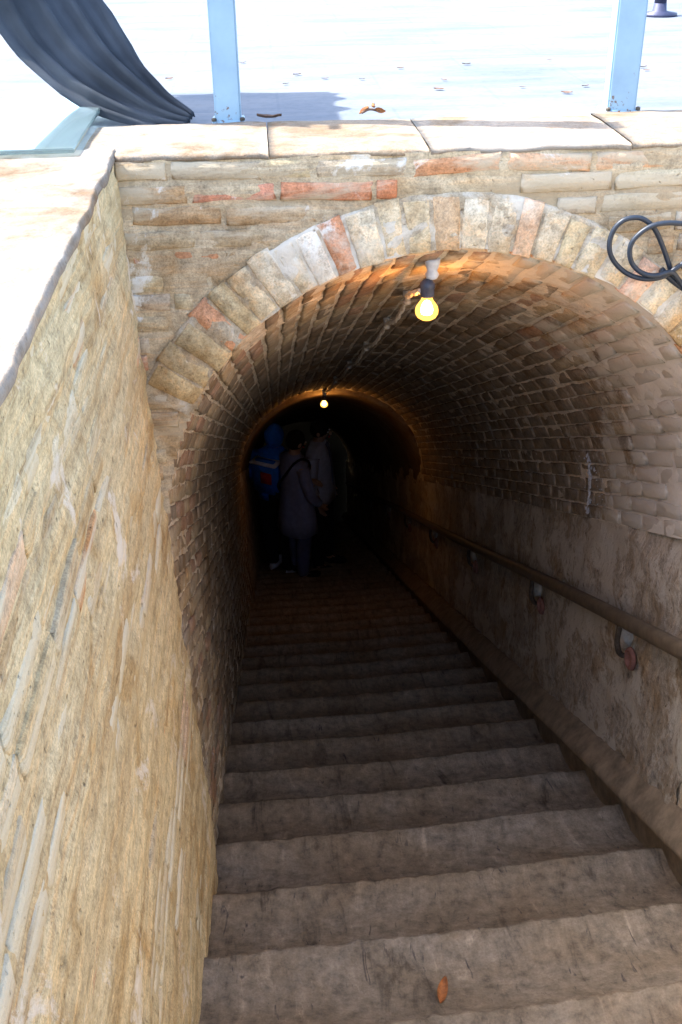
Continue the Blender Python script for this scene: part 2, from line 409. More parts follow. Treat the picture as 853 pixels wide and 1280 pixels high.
# ------------------------------------------------------------------ left wall of the stairwell
LW = thing('stairwell_wall', 'worn tan brick wall running down along the left side of the steps', 'wall', (-.065, -2, 0))
def left_wall():
    # bedding mortar: fine sheet, swelling over the bricks in places
    nu, nv = 150, 170; y0, y1 = -2.05, 0.0
    vs = []
    for i in range(nu):
        y = y0 + (y1 - y0) * i / (nu - 1)
        zb = max(-2.25, -2.55 - TN * y)
        for j in range(nv):
            z = -.012 + (zb + .012) * j / (nv - 1)
            d = .0065 * fbm((y * 3.2, z * 13.0, 1.3), 5) + .0045 * fbm((y * 11, z * 30, 4.4), 3) + .008 * fbm((y * 1.3, z * 2.1, 9.0), 3)
            edge = min(1.0, -y / .06)
            vs.append((xl(z) - .0012 + d, y, z))
    part('mortar', vs, grid_faces(nu, nv), M['left_mortar'], LW)
    # bricks
    ch, bl = .0555, .225
    n = 0; row = 0; z = -.035
    while z > -2.12:
        off = (0 if row % 2 else bl / 2) + random.uniform(-.03, .03)
        y = -.005 - (off if off > .05 else 0.10)
        y_hi = -.004
        while y_hi > -1.85:
            L = min(y_hi - y, bl) if y_hi > -.01 else bl * random.uniform(.82, 1.1)
            y_lo = y_hi - L
            yc = (y_hi + y_lo) / 2
            if z > -2.22 - TN * yc and n < 298:
                zz = z + random.uniform(-.004, .004)
                pr = random.uniform(-.0075, -.0006)
                col = None; r = random.random()
                if r < .05: col = (1.12, .82, .68)
                elif r < .10: col = (1.06, 1.03, .96)
                elif r < .18: col = (.86, .78, .70)
                mw = frame((0, 1, 0), (-1, 0, 0), (0, 0, 1), (xl(zz) + pr - .035, yc, zz), L - .008, .07, ch - .009)
                mw = mw @ Matrix.Rotation(random.uniform(-.012, .012), 4, 'Y')
                put_brick('left_brick', mw, LW, col); n += 1
            y_hi = y_lo
        z -= ch; row += 1
    # the rest of the wall, back along the stairs and behind the camera
    nu, nv = 40, 50; vs = []
    for i in range(nu):
        y = Y_TOP + (-2.05 - Y_TOP) * i / (nu - 1)
        for j in range(nv):
            z = -.012 - 1.6 * j / (nv - 1)
            vs.append((xl(z) - .004 + .008 * fbm((y * 3.2, z * 13.0, 1.3), 4), y, z))
    part('rear_face', vs, grid_faces(nu, nv), M['left_mortar'], LW)
    # lime-washed top, broad towards the viewer, with a ragged arris over the steps
    nu, nv = 110, 46; vs = []
    for i in range(nu):
        y = Y_TOP + (.052 - Y_TOP) * (1 - (1 - i / (nu - 1)) ** 1.6)
        for j in range(nv):
            t = j / (nv - 1)
            rag = .006 * fbm((y * 9, 3.3, 1), 4)
            x = -.060 + rag - t ** 1.4 * .60
            zz = .004 + .004 * fbm((x * 5, y * 5, 2), 4)
            if j == 0: zz -= .014
            vs.append((x, y, zz))
    for i in range(nu):     # the lip turned down
        vs.append((vs[i * nv][0] - .004, vs[i * nv][1], -.020))
    fs = grid_faces(nu, nv, flip=False)
    fs += [(i * nv, (i + 1) * nv, nu * nv + i + 1, nu * nv + i)[::-1] for i in range(nu - 1)]
    part('wall_top', vs, fs, M['lime'], LW)
    v, f = box((-.66, Y_TOP, -.3), (-.64, .05, .002)); part('outer_edge', v, f, M['lime'], LW, False)
left_wall()

# ------------------------------------------------------------------ wall with the arch
FW = thing('arched_wall', 'pale brick end wall with a ring of upright bricks over the tunnel mouth', 'wall', (.68, 0, 0))
RO = .845
def ring_ro(th):                            # the ring is thinner on its right haunch
    return RO - .03 * max(0.0, min(1.0, (math.cos(th) - .1) / .5))
def arch_wall():
    LOW = -.52
    # bedding
    nu, nv = 150, 105; vs = []
    X0, X1, Z0, Z1 = -.075, 1.44, -.010, -1.06
    cells = []
    for i in range(nu):
        x = X0 + (X1 - X0) * i / (nu - 1)
        for j in range(nv):
            z = Z0 + (Z1 - Z0) * j / (nv - 1)
            d = .009 * fbm((x * 3.5, z * 14, 2.2), 5) + .006 * fbm((x * 13, z * 30, 7.7), 3)
            rr = math.hypot(x - XC, z - ZC)
            vs.append((x, (.0015 + d * .7) if rr > RO + .01 or z < ZC + .38 else .004 + d * .35, z))
    def skip(i, j):
        x = X0 + (X1 - X0) * (i + .5) / (nu - 1); z = Z0 + (Z1 - Z0) * (j + .5) / (nv - 1)
        r = math.hypot(x - XC, z - ZC)
        return (z > ZC and r < RV + (.013 if z > LOW else -.008)) or (z <= ZC and abs(x - XC) < RV + .013)
    part('mortar', vs, grid_faces(nu, nv, skip), M['face_mortar'], FW)
    LOW = -.52
    # courses; z of their middles, with the tints the photograph shows
    ch = .0485; row = -1; z = -.036
    while z > -1.0:
        off = random.uniform(.02, .2)
        x = -.070 - off
        while x < 1.44:
            L = random.choice((.205, .21, .2, .105, .215)) * random.uniform(.95, 1.05)
            a, b = x, x + L; x = b
            a = max(a, -.068); b = min(b, 1.43)
            zz = z + random.uniform(-.003, .003)
            # cut against the ring
            zlo = zz - ch * .5
            dz = zlo - ZC; RO_ = RO if zlo > LOW else RV + .004
            def hw(r): return math.sqrt(max(0, r * r - dz * dz)) if dz > 0 else r
            if dz < ring_ro(1.57):
                xa, xb = XC - hw(RO_), XC + hw(ring_ro(.6))
                if a < XC: b2 = min(b, xa)
                else: b2 = b
                a2 = max(a, xb) if b > xb and a >= XC - .0 or (a < XC and b > xb) else a
                if a < XC and b > xa: b = xa
                elif a >= XC and a < xb: a = xb
            if b - a < .03: continue
            pr = random.uniform(-.005, .001)
            col = None; r = random.random()
            if row == 0 and .14 < (a + b) / 2 < .52: col = (1.28, .72, .62) if r < .8 else (1.1, .95, .85)
            elif row == -1: col = (1.0, .97, .92) if a < .5 else ((1.22, .85, .75) if .55 < a < 1.0 else (1.1, 1.08, 1.0))
            elif row == 0 and a < .12: col = (1.04, .82, .58)
            elif r < .12 and a > .5: col = (1.25, 1.25, 1.25)
            elif r < .18: col = (1.15, .8, .7)
            elif r < .35 and a < .5: col = (1.0, .82, .62)
            mw = frame((1, 0, 0), (0, 1, 0), (0, 0, 1), ((a + b) / 2, pr + .035, zz), b - a - .009, .07, ch - .008)
            mw = mw @ Matrix.Rotation(random.uniform(-.02, .02), 4, 'Y')
            put_brick('face_brick', mw, FW, col)
        z -= ch; row += 1
    # the ring
    th = math.radians(150.0); k = 0
    tints = {}
    while th > math.radians(2):
        dth = random.uniform(.062, .088)
        t1, t0 = th, th - dth; th = t0
        tm = (t0 + t1) / 2; deg = math.degrees(tm)
        gap = .0030
        r0 = RV + random.uniform(-.005, .005); r1 = ring_ro(tm) + random.uniform(-.012, .010)
        yf = random.uniform(-.012, -.005)
        vs, fs = [], []
        rows = (0.0, .5, 1.0); cols = (0.0, 1.0)
        g0, g1 = t0 + gap, t1 - gap
        def P(t, s, y):      # t across 0..1 angle, s radial 0..1
            r = r0 + (r1 - r0) * s; a = g0 + (g1 - g0) * t
            return V((XC + r * math.cos(a), y, ZC + r * math.sin(a)))
        per = [(0, 0), (.5, 0), (1, 0), (1, .33), (1, .67), (1, 1), (.5, 1), (0, 1), (0, .67), (0, .33)]
        jit = [(random.uniform(-.05, .03) * (1 if t > .5 else -1), random.uniform(-.02, .015)) for t, s_ in per]
        n = len(per)
        for (t, s), (jt, js) in zip(per, jit): vs.append(P(t + jt, s + js, .045))
        for (t, s), (jt, js) in zip(per, jit): vs.append(P(t + jt, s + js, yf + random.uniform(.003, .007)))
        for (t, s), (jt, js) in zip(per, jit):
            vs.append(P(.5 + (t - .5 + jt) * .86, .5 + (s - .5 + js) * .94, yf + random.uniform(-.002, .002)))
        for r in (0, 1):
            for q in range(n):
                q2 = (q + 1) % n; fs.append((r * n + q, (r + 1) * n + q, (r + 1) * n + q2, r * n + q2))
        fs.append(tuple(2 * n + q for q in range(n))[::-1])
        o = part('arch_brick', vs, fs, M['ring_brick'], FW)
        c = (1.08, 1.05, .98)
        if deg < 135.5 and 'a' not in tints: tints['a'] = 1; c = (1.10, .70, .55)           # the pink brick low on the left
        elif deg < 115.5 and 'b' not in tints: tints['b'] = 1; c = (1.25, 1.3, 1.4)
        elif deg < 110.5 and 'c' not in tints: tints['c'] = 1; c = (1.12, .66, .55)
        elif abs(deg - 92) < 2.2: c = (1.10, .93, .86)
        elif abs(deg - 80) < 1.8: c = (1.1, .92, .84)
        elif abs(deg - 57) < 2.2: c = (1.15, .85, .76)
        elif abs(deg - 38) < 3: c = (1.12, .80, .66)
        elif deg > 158: c = (.86, .70, .50)
        elif deg > 145: c = (.92, .82, .62)
        elif deg < 100: c = random.choice(((1.12, 1.12, 1.1), (1.05, 1.0, .92), (1.1, 1.08, 1.0)))
        o.color = (*c, 1)
    # pale mortar flush between the bricks of the ring, running on down the jamb
    vs = []; na, nr = 220, 16
    for i in range(na):
        t = math.radians(152 - 152 * i / (na - 1))
        for j in range(nr):
            rr = RV + .002 + (ring_ro(t) + .004 - RV) * j / (nr - 1) + .004 * fbm((t * 14, j * .3, 4), 3)
            x, z = XC + rr * math.cos(t), ZC + rr * math.sin(t)
            vs.append((x, -.0045 + .006 * fbm((x * 26, z * 26, 2), 4) + (.02 if j == nr - 1 else 0), z))
    part('ring_mortar', vs, grid_faces(na, nr), M['ring_mortar'], FW)
    # coping slabs on top of the wall
    xs = [-.139, .265, .612, 1.055, 1.60, 2.2]
    for a, b in zip(xs, xs[1:]):
        nu = max(8, int((b - a) / .018)); prof = []
        vs = []; g = .0012
        pr = [(.335, -.06), (.335, -.001), (.25, .001), (.15, .000), (.06, .000), (.010, -.001), (.000, -.004), (-.002, -.010), (.0, -.015), (.03, -.017)]
        ph = random.uniform(0, 50); dz0 = random.uniform(-.0015, .0015)
        for i in range(nu):
            x = a + g + (b - a - 2 * g) * i / (nu - 1)
            end = min(1.0, min(i, nu - 1 - i) / 1.5)
            for j, (y, z) in enumerate(pr):
                yy = y + (.007 * fbm((x * 14 + ph, j * .35, 3), 4) if j > 3 else .004 * fbm((x * 9, 8, j), 3))
                if j > 3 and x < -.07: yy = y + .055 + .003 * fbm((x * 20, 1, 1), 2)
                zz = z + dz0 + .003 * fbm((x * 9, y * 9, ph), 4) - (1 - end) * .002
                vs.append((x, yy, zz))
        npf = len(pr)
        fs = grid_faces(nu, npf, flip=True)
        fs.append(tuple(range(npf))); fs.append(tuple((nu - 1) * npf + q for q in range(npf))[::-1])
        part('coping_slab', vs, fs, M['coping'], FW)
arch_wall()

# ------------------------------------------------------------------ right retaining wall (beside the steps, before the tunnel)
RW = thing('retaining_wall', 'plain plastered wall on the right of the open steps', 'wall', (1.5, -2, 0))
def right_wall():
    nu, nv = 60, 40; vs = []
    for i in range(nu):
        y = Y_TOP + (-.002 - Y_TOP) * i / (nu - 1)
        for j in range(nv):
            z = -.01 - 2.6 * j / (nv - 1)
            vs.append((XR + .004 + .006 * fbm((y * 3, z * 8, 6), 4), y, z))
    part('wall_face', vs, grid_faces(nu, nv, flip=True), M['retaining'], RW)
    v, f = box((XR + .005, Y_TOP, -.05), (1.9, -.004, .003)); part('wall_top', v, f, M['lime'], RW, False)
right_wall()

# ------------------------------------------------------------------ tunnel
TU = thing('tunnel', 'sooty brick barrel vaulted tunnel sloping down into the dark', 'tunnel', (.68, 0, -2.2))
TD = V((0, CT, -ST))
def vault_pt(y, th, r): return V((XC + r * math.cos(th), y, ZC - TN * y + r * math.sin(th)))
Y2 = 5.22
SPR = -.115                                  # right side: bricks carry on below the centre, standing upright
def arc_pt(y, s, r):
    """s: distance along the section from the crown's right foot; negative = upright part on the right"""
    if s > math.pi * RV:
        q = s - math.pi * RV
        return V((XC - r + .036 * min(1, q / 1.2), y, ZC - TN * y - q)), V((-1, 0, 0)), V((0, 0, 1))
    if s < 0: return V((XC + r, y, ZC - TN * y + s)), V((1, 0, 0)), V((0, 0, -1))
    th = s / RV
    n = V((math.cos(th), 0, math.sin(th)))
    return vault_pt(y, th, r), n, V((math.sin(th), 0, -math.cos(th)))
def tunnel():
    smax = math.pi * RV + 1.15
    nu, nv = 210, 170; vs = []
    for i in range(nu):
        y = .006 + (Y2 + .03 - .006) * (i / (nu - 1)) ** 1.3
        for j in range(nv):
            s = SPR + (smax - SPR) * j / (nv - 1)
            p, n, _ = arc_pt(y, s, RV + .0075)
            q = (y * 1.15, s, 0)
            d = .0055 * fbm((y * 4, s * 11, 1.7), 4) + .005 * fbm((y * 14, s * 26, 7), 3)
            # wash of mortar over the bricks on the right, near the mouth, and along its edge
            d += .0055 * max(0.0, min(1.0, 1.05 - y / .6 + 1.0 * fbm((y * 3, s * 3, 5), 4))) * (1.0 if s < 1.1 else .55) * min(1.0, .25 + y / .15)
            vs.append(p - n * d)
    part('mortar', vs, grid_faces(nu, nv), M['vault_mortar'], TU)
    # bricks laid along the slope
    ch = .0575; bl = .215
    ncourse = int((smax - SPR) / ch)
    rec = []
    for c in range(ncourse):
        s = SPR + ch * (c + .5)
        u = .040 / CT
        first = True
        while u * CT < Y2 - .05:
            L = bl * random.uniform(.9, 1.08)
            if first: L = L * random.uniform(.85, 1) if c % 2 else L * random.uniform(.4, .6); first = False
            yc = (u + L / 2) * CT
            if yc + L / 2 * CT < Y2: rec.append((yc, s + random.uniform(-.002, .002), L, random.uniform(-.0045, .003)))
            u += L
    rec.sort()
    def bmat(yc, s, L, pr):
        p, n, _ = arc_pt(yc, s, RV + .0)
        n2 = (n - TD * n.dot(TD)).normalized(); h = TD.cross(n2)
        p = p - n2 * pr + n2 * .030
        return frame(TD, n2, h, p, L - .013, .06, ch - .0105) @ Matrix.Rotation(random.uniform(-.025, .025), 4, 'Y')
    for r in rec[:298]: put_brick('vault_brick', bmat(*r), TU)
    # deeper in they are joined
    vs, fs = [], []
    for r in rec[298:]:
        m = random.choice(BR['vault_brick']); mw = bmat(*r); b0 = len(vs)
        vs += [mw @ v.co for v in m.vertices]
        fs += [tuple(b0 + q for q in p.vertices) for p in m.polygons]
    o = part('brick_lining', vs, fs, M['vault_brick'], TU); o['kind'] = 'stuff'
    # rough plaster side walls below the bricks
    def side(right):
        nu, nv = 190, 60; vs = []
        for i in range(nu):
            y = (.0 if not right else -.09) + (Y_END) * (i / (nu - 1)) ** 1.6
            for j in range(nv):
                t = j / (nv - 1)
                zp = (ZC + SPR + .13 if right else ZC + .03) - t * 1.65
                d = .013 * fbm((y * 3 - zp * 3, zp * 7 + y * 4, 1.9), 5) + .011 * fbm((y * 16 - zp * 10, zp * 16 + y * 9, 3), 4) + .012 * fbm((y * 1.1, zp * 2, 8), 3)
                z = zp - TN * y
                if right: x = XR - .004 - d + .034 * max(0, 1 - t / (.075 + .085 * max(-.6, min(1, 1.6 * fbm((y * 5, 2.2, 7), 5)))))
                else: x = -.062 + .036 * min(1, t * 1.3) + d * .8 + (.020 if y > Y2 else 0)
                vs.append((x, y, z))
        part('side_wall', vs, grid_faces(nu, nv, flip=right), M['plaster'], TU)
    side(True); side(False)
    # second, slightly narrower vault
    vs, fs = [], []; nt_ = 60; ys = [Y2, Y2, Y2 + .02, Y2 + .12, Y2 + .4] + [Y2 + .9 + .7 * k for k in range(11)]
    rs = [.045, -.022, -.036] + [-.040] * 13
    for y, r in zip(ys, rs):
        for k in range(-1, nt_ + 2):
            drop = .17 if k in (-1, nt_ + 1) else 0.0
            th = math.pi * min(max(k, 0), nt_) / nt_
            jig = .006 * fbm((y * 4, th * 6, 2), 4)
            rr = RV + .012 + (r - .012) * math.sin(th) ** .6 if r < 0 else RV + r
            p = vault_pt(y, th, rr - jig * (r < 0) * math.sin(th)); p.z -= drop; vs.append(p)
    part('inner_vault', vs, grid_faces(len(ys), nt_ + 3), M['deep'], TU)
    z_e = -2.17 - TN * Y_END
    v, f = box((-.3, Y_END, z_e - .5), (1.8, Y_END + .1, z_e + 3.0)); part('end_wall', v, f, M['dark_end'], TU, False)  # closing wall coloured near-black so the far end reads as darkness
    # white splash of paint running down the bricks on the right
    vs, fs = [], []
    def blob(pts, wd):
        b0 = len(vs)
        for (y, zp, w2) in pts:
            for sg in (-1, -.4, .4, 1):
                yy = y + sg * w2 * (1 + .4 * noise.noise(V((y * 80, zp * 60, sg))))
                base, n, _ = arc_pt(yy, (zp - ZC) if zp < ZC else RV * math.asin(min(1, (zp - ZC) / RV)), RV)
                vs.append(base - n * (.008 if abs(sg) < .9 else .0005))
        for i in range(len(pts) - 1):
            for k in range(3): fs.append((b0 + i * 4 + k, b0 + i * 4 + k + 1, b0 + (i + 1) * 4 + k + 1, b0 + (i + 1) * 4 + k))
    def drip(y, zp, w2):
        n_ = 7; b0 = len(vs); base, nn, _ = arc_pt(y, (zp - ZC) if zp < ZC else RV * math.asin(min(1, (zp - ZC) / RV)), RV)
        vs.append(base - nn * .0075)
        for q in range(n_):
            a = 2 * math.pi * q / n_; rr = w2 * rs_.uniform(.6, 1.3)
            vs.append(base + V((.0015, rr * .8 * math.cos(a), rr * math.sin(a))) - nn * .004)
        for q in range(n_): fs.append((b0, b0 + 1 + q, b0 + 1 + (q + 1) % n_))
    rs_ = random.Random(12)
    for q in range(95):
        t = rs_.random(); wd = .030 if t < .25 else .012 if t < .75 else .018
        drip(1.035 - .03 * t + rs_.gauss(0, wd) * (.9 if t < .25 else .7), -.79 - .25 * t, rs_.uniform(.003, .011))
    for q in range(30): drip(rs_.gauss(1.0, .10), rs_.gauss(-.93, .06), rs_.uniform(.001, .003))
    part('paint_splash', vs, fs, M['splash'], TU)
tunnel()

# ------------------------------------------------------------------ stairs
SC = thing('staircase', 'long flight of worn grey stone steps going down into the tunnel', 'stairs', (.68, 0, -2.2))
def stairs():
    i0 = math.floor((Y_TOP + .544) / STEP_RUN) + 1
    i = i0
    nx = 130
    while nose_y(i) < Y_END:
        far = i > 9
        n = 24 if far else nx
        yn = nose_y(i); zn = -2.17 - TN * yn
        rise = STEP_RUN * TN
        ph = random.uniform(0, 90); vs = []
        dy0 = random.uniform(-.008, .008)
        for k in range(n):
            x = -.03 + (1.40 + .03) * k / (n - 1)
            sk, tl = .085 * x, -.043 * x                         # each step runs slightly askew and dips to the right
            chip = .0065 * fbm((x * 10, ph, 0), 5) + .006 * fbm((x * 40, ph, 3), 3) + .0035 * fbm((x * 120, ph, 5), 2)
            notch = -.022 * max(0.0, fbm((x * 6, ph, 7), 2) - .55)
            bowl = -.012 * math.exp(-((x - .65) / .35) ** 2)     # worn hollow where people tread
            e = dy0 + chip + notch
            pr = [(-STEP_RUN - .03, .165), (-STEP_RUN + .004, .145), (-STEP_RUN + .04, .108), (-STEP_RUN + .09, .070), (-STEP_RUN + .14, .041), (-STEP_RUN + .19, .019), (-STEP_RUN + .24, .005), (-.08, .001), (-.045, .004), (-.016 + e, .007), (-.003 + e, .001), (.003 + e, -.015), (-.006 + e, -.07), (-.012, -rise * .8), (-.005, -rise - .05)]
            for (y, z) in pr:
                zz = z + bowl * (1 if y > -.3 else .3) + .004 * fbm((x * 7, (yn + y) * 9, ph), 4)
                vs.append((x, yn + y + sk, zn + zz + tl))
        o = part('step', vs, grid_faces(n, len(pr)), M['step'], SC)
        i += 1
    # sloping mortar curb along the foot of the right wall
    prof = [(1.402, -2.55), (1.398, -2.30), (1.392, -2.125), (1.350, -2.092), (1.345, -2.068), (1.356, -2.050), (1.400, -2.000), (1.408, -1.988), (1.45, -1.984), (1.45, -2.55)]
    ys = [-1.6 + .09 * k for k in range(int((Y_END + 1.6) / .09))]; vs = []
    for y in ys:
        for (x, zp) in prof:
            vs.append((x + .005 * fbm((y * 2.5, zp * 9, 2), 4) - min(.04, max(0, y) * .012), y, zp - TN * y + .005 * fbm((y * 3, x * 9, 5), 4)))
    fs = grid_faces(len(ys), len(prof))
    fs.append(tuple(range(len(prof))))
    part('curb', vs, fs, M['curb'], SC)
stairs()

# ------------------------------------------------------------------ handrail
HR = thing('handrail', 'dark brown handrail sloping down the right wall on small brackets', 'handrail', (1.37, .4, -1.8))
def handrail():
    pts = []
    y = -.9; 
    prof = [(-.016, -.026), (.014, -.026), (.019, -.012), (.019, .014), (.008, .026), (-.010, .026), (-.021, .014), (-.021, -.012)]
    vs = []; ys = [-.9 + .15 * k for k in range(92)]
    for y in ys:
        for (a, b) in prof:
            vs.append((1.352 + a + .003 * math.sin(y * 2.1), y, -1.393 + b - TN * y + .006 * math.sin(y * 1.3)))
    n = len(prof); fs = []
    for i in range(len(ys) - 1):
        for k in range(n):
            k2 = (k + 1) % n; fs.append((i * n + k, i * n + k2, (i + 1) * n + k2, (i + 1) * n + k))
    fs += [tuple(range(n))[::-1], tuple((len(ys) - 1) * n + k for k in range(n))]
    part('rail', vs, fs, M['rail'], HR)
    for yb in (-.75, .42, 1.50, 2.9, 4.3, 5.7, 7.2, 8.7):
        zb = -1.515 - TN * yb
        v, f = tube(smooth_path([(XR + .02, yb, zb - .02), (XR - .035, yb, zb - .03), (1.352, yb, zb + .02), (1.352, yb, zb + .10)], 5), .010, 8)
        br = part('bracket', v, f, M['iron'], HR)
        # lump of mortar and red clay plug round its root
        bm = bmesh.new(); bmesh.ops.create_icosphere(bm, subdivisions=3, radius=1.0)
        vv = []
        for q in bm.verts:
            c = q.co * (1 + .35 * fbm(q.co * 1.6 + V((yb, 0, 0)), 4))
            vv.append(V((XR - .004 + c.x * .032, yb + .07 + c.y * .046, zb + .010 + c.z * .05)))
        bm.verts.index_update(); ff = [tuple(q.index for q in p.verts) for p in bm.faces]; bm.free()
        o = part('mortar_patch', vv, ff, M['lump'], br)
        pv, pf = lathe([(.044, .0), (.040, .010), (.030, .014), (.026, .006), (.020, -.004), (.004, -.006)], (XR - .014, yb - .03, zb - .022), 14, V((-1, -.1, 0)))
        o = part('clay_plug', [V((p.x, yb - .03 + (p.y - yb + .03) * .8 , p.z)) for p in pv], pf, M['clay'], br)
handrail()

# ------------------------------------------------------------------ lamps and their cord
def lamp(label, knob, bulb_c, power, s=1.0):
    t = thing('light_bulb', label, 'light bulb', bulb_c, 'bare bulbs hanging from the vault')
    bx, by, bz = bulb_c
    v, f = lathe([(.0105, .033), (.0125, .030), (.013, .026), (.015, .020), (.021, .012), (.0265, .003), (.0285, -.006), (.0275, -.014), (.023, -.022), (.015, -.0275), (.006, -.0295)], bulb_c, 24)
    part('glass', v, f, M['bulb'], t)
    v, f = lathe([(.001, .020), (.008, .016), (.0135, .005), (.0155, -.006), (.013, -.014), (.001, -.019)], bulb_c, 14)
    part('filament', v, f, M['glow'], t)
    v, f = lathe([(.0165, .030), (.0175, .034), (.0170, .050), (.0185, .053), (.0185, .062), (.014, .068), (.006, .074)], bulb_c, 18)
    part('socket', v, f, M['socket'], t)
    top = V((bx, by, bz + .072))
    v, f = tube(smooth_path([top, top.lerp(V(knob), .5) + V((.004, .004, 0)), V(knob)], 5), .0038, 8)
    part('lead', v, f, M['ceramic'], t)
    kx, ky, kz = knob
    v, f = lathe([(.004, -.030), (.013, -.027), (.017, -.018), (.012, -.008), (.016, .002), (.019, .012), (.019, .022)], knob, 16)
    part('knob', v, f, M['ceramic'], t)
    ld = bpy.data.lights.new('lamp_light', 'POINT'); ld.energy = power; ld.color = (1.0, .36, .07); ld.shadow_soft_size = .012
    lo = bpy.data.objects.new('lamp_light', ld); lo.location = (0, 0, -.0245); link(lo, t)
    return t
B1 = (.633, .12, -.405); B2 = (.632, 5.13, -2.958)
lamp('glowing bare bulb hanging in front, just inside the brick arch', (.644, .125, -.305), B1, .42)
lamp('small glowing bulb far down the tunnel, above the people', (.638, 5.135, -2.873), B2, .22)
def cord():
    t = thing('festoon_wire', 'twisted dusty cord pinned along the crown of the vault between the two bulbs', 'wire', (.65, 2, -1.3))
    th = lambda x: math.acos(max(-1, min(1, (x - XC) / RV)))
    ys = [.12, .58, 1.15, 1.9, 2.8, 3.9, 5.12]
    xs = [.60, .645, .652, .650, .648, .643, .640]
    clips = []
    pts = [V((B1[0] - .012, B1[1], B1[2] + .045)), V((.612, .30, -.435))]
    for y, x in zip(ys[1:], xs[1:]):
        p = vault_pt(y, th(x), RV - .024); clips.append(p)
        if len(pts) > 2:
            m = (pts[-1] + p) / 2; m.z -= .022; pts.append(m)
        pts.append(p)
    pts.append(V((B2[0] - .006, B2[1], B2[2] + .074)))
    path = smooth_path(pts, 9)
    for ph in (0, math.pi):
        pp = []
        for i, p in enumerate(path):
            a = i * 1.1 + ph
            pp.append(p + V((.0032 * math.cos(a), 0, .0032 * math.sin(a))))
        v, f = tube(pp, .0055, 6); part('wire', v, f, M['cord'], t)
    for p in clips:
        v, f = lathe([(.004, -.014), (.011, -.012), (.013, -.004), (.008, .002), (.012, .010), (.013, .028)], p, 12)
        part('clip', v, f, M['lump'], t)
cord()

# ------------------------------------------------------------------ coil of black cable on the wall, right of the arch
def coil():
    t = thing('cable_coil', 'loose loops of thick black cable hanging against the right shoulder of the arch', 'cable', (1.1, -.04, -.22))
    def P(u, v, d):           # pixel-free: local wall coordinates measured in metres from the coil's left loop
        return V((1.016 + u, -.030 - d, -.150 + -v))
    a = [(.16, .150, .006), (.145, .115, .008), (.125, .075, .010), (.105, .040, .012), (.085, .018, .012), (.060, .006, .010), (.030, .010, .008), (.010, .030, .006), (.002, .060, .006), (.008, .090, .008), (.030, .118, .010), (.062, .138, .014), (.100, .145, .018), (.135, .138, .020), (.165, .115, .022), (.200, .095, .02), (.26, .085, .016), (.32, .10, .01)]
    b = [(.36, .06, .012), (.28, .042, .014), (.22, .030, .018), (.165, .020, .022), (.115, .016, .024), (.080, .026, .022), (.052, .052, .020), (.046, .080, .020), (.056, .108, .022), (.080, .128, .026), (.110, .134, .028), (.145, .128, .026), (.170, .150, .018), (.20, .185, .012), (.25, .215, .010), (.33, .23, .01)]
    c = [(.36, .115, .02), (.27, .118, .022), (.225, .130, .024), (.200, .155, .026), (.200, .180, .026), (.225, .205, .02), (.30, .215, .015)]
    d = [(.13, .128, .004), (.155, .150, .006), (.175, .165, .006), (.195, .178, .006), (.23, .20, .006), (.30, .235, .006)]
    for pts, r in ((a, .0058), (b, .0058), (c, .0058), (d, .0075)):
        v, f = tube(smooth_path([P(*p) for p in pts], 7), r, 10); part('loop', v, f, M['cable'], t)
    v, f = tube([V((1.205, .02, -.285)), V((1.205, -.055, -.278))], .004, 8); part('nail', v, f, M['iron'], t)
coil()

# ------------------------------------------------------------------ posts
def post(label, x0, x1, y, h, rot=0.0):
    wd = x1 - x0; xc = (x0 + x1) / 2
    t = thing('metal_post', label, 'post', (xc, y + wd / 2, -.002), 'pale blue posts behind the coping')
    v, f = box((xc - wd / 2, y, -.02), (xc + wd / 2, y + wd, h), .004)
    if rot:
        q = Matrix.Rotation(rot, 3, 'Z'); cc = V((xc, y + wd / 2, 0)); v = [cc + q @ (V(p) - cc) for p in v]
    part('shaft', v, f, M['post'], t, False)
    v, f = box((xc - wd * .62, y - .006, -.018), (xc + wd * .62, y + wd * 1.15, .002), .002); part('foot_plate', v, f, M['post'], t, False)
    v, f = box((xc - wd / 2 - .002, y - .002, h), (xc + wd / 2 + .002, y + wd + .002, h + .006), .002); part('cap', v, f, M['post'], t, False)
    for sx in (-1, 1):
        v, f = lathe([(.006, 0), (.006, .006), (.003, .008)], (xc + sx * wd * .54, y - .001, .002), 6); part('bolt', v, f, M['iron'], t, False)
post('pale blue square post standing beside the dark hanging cloth', .142, .205, .345, 1.15)
post('rust flecked pale blue post standing above the right half of the arch', 1.103, 1.172, .342, 1.15, -.10)

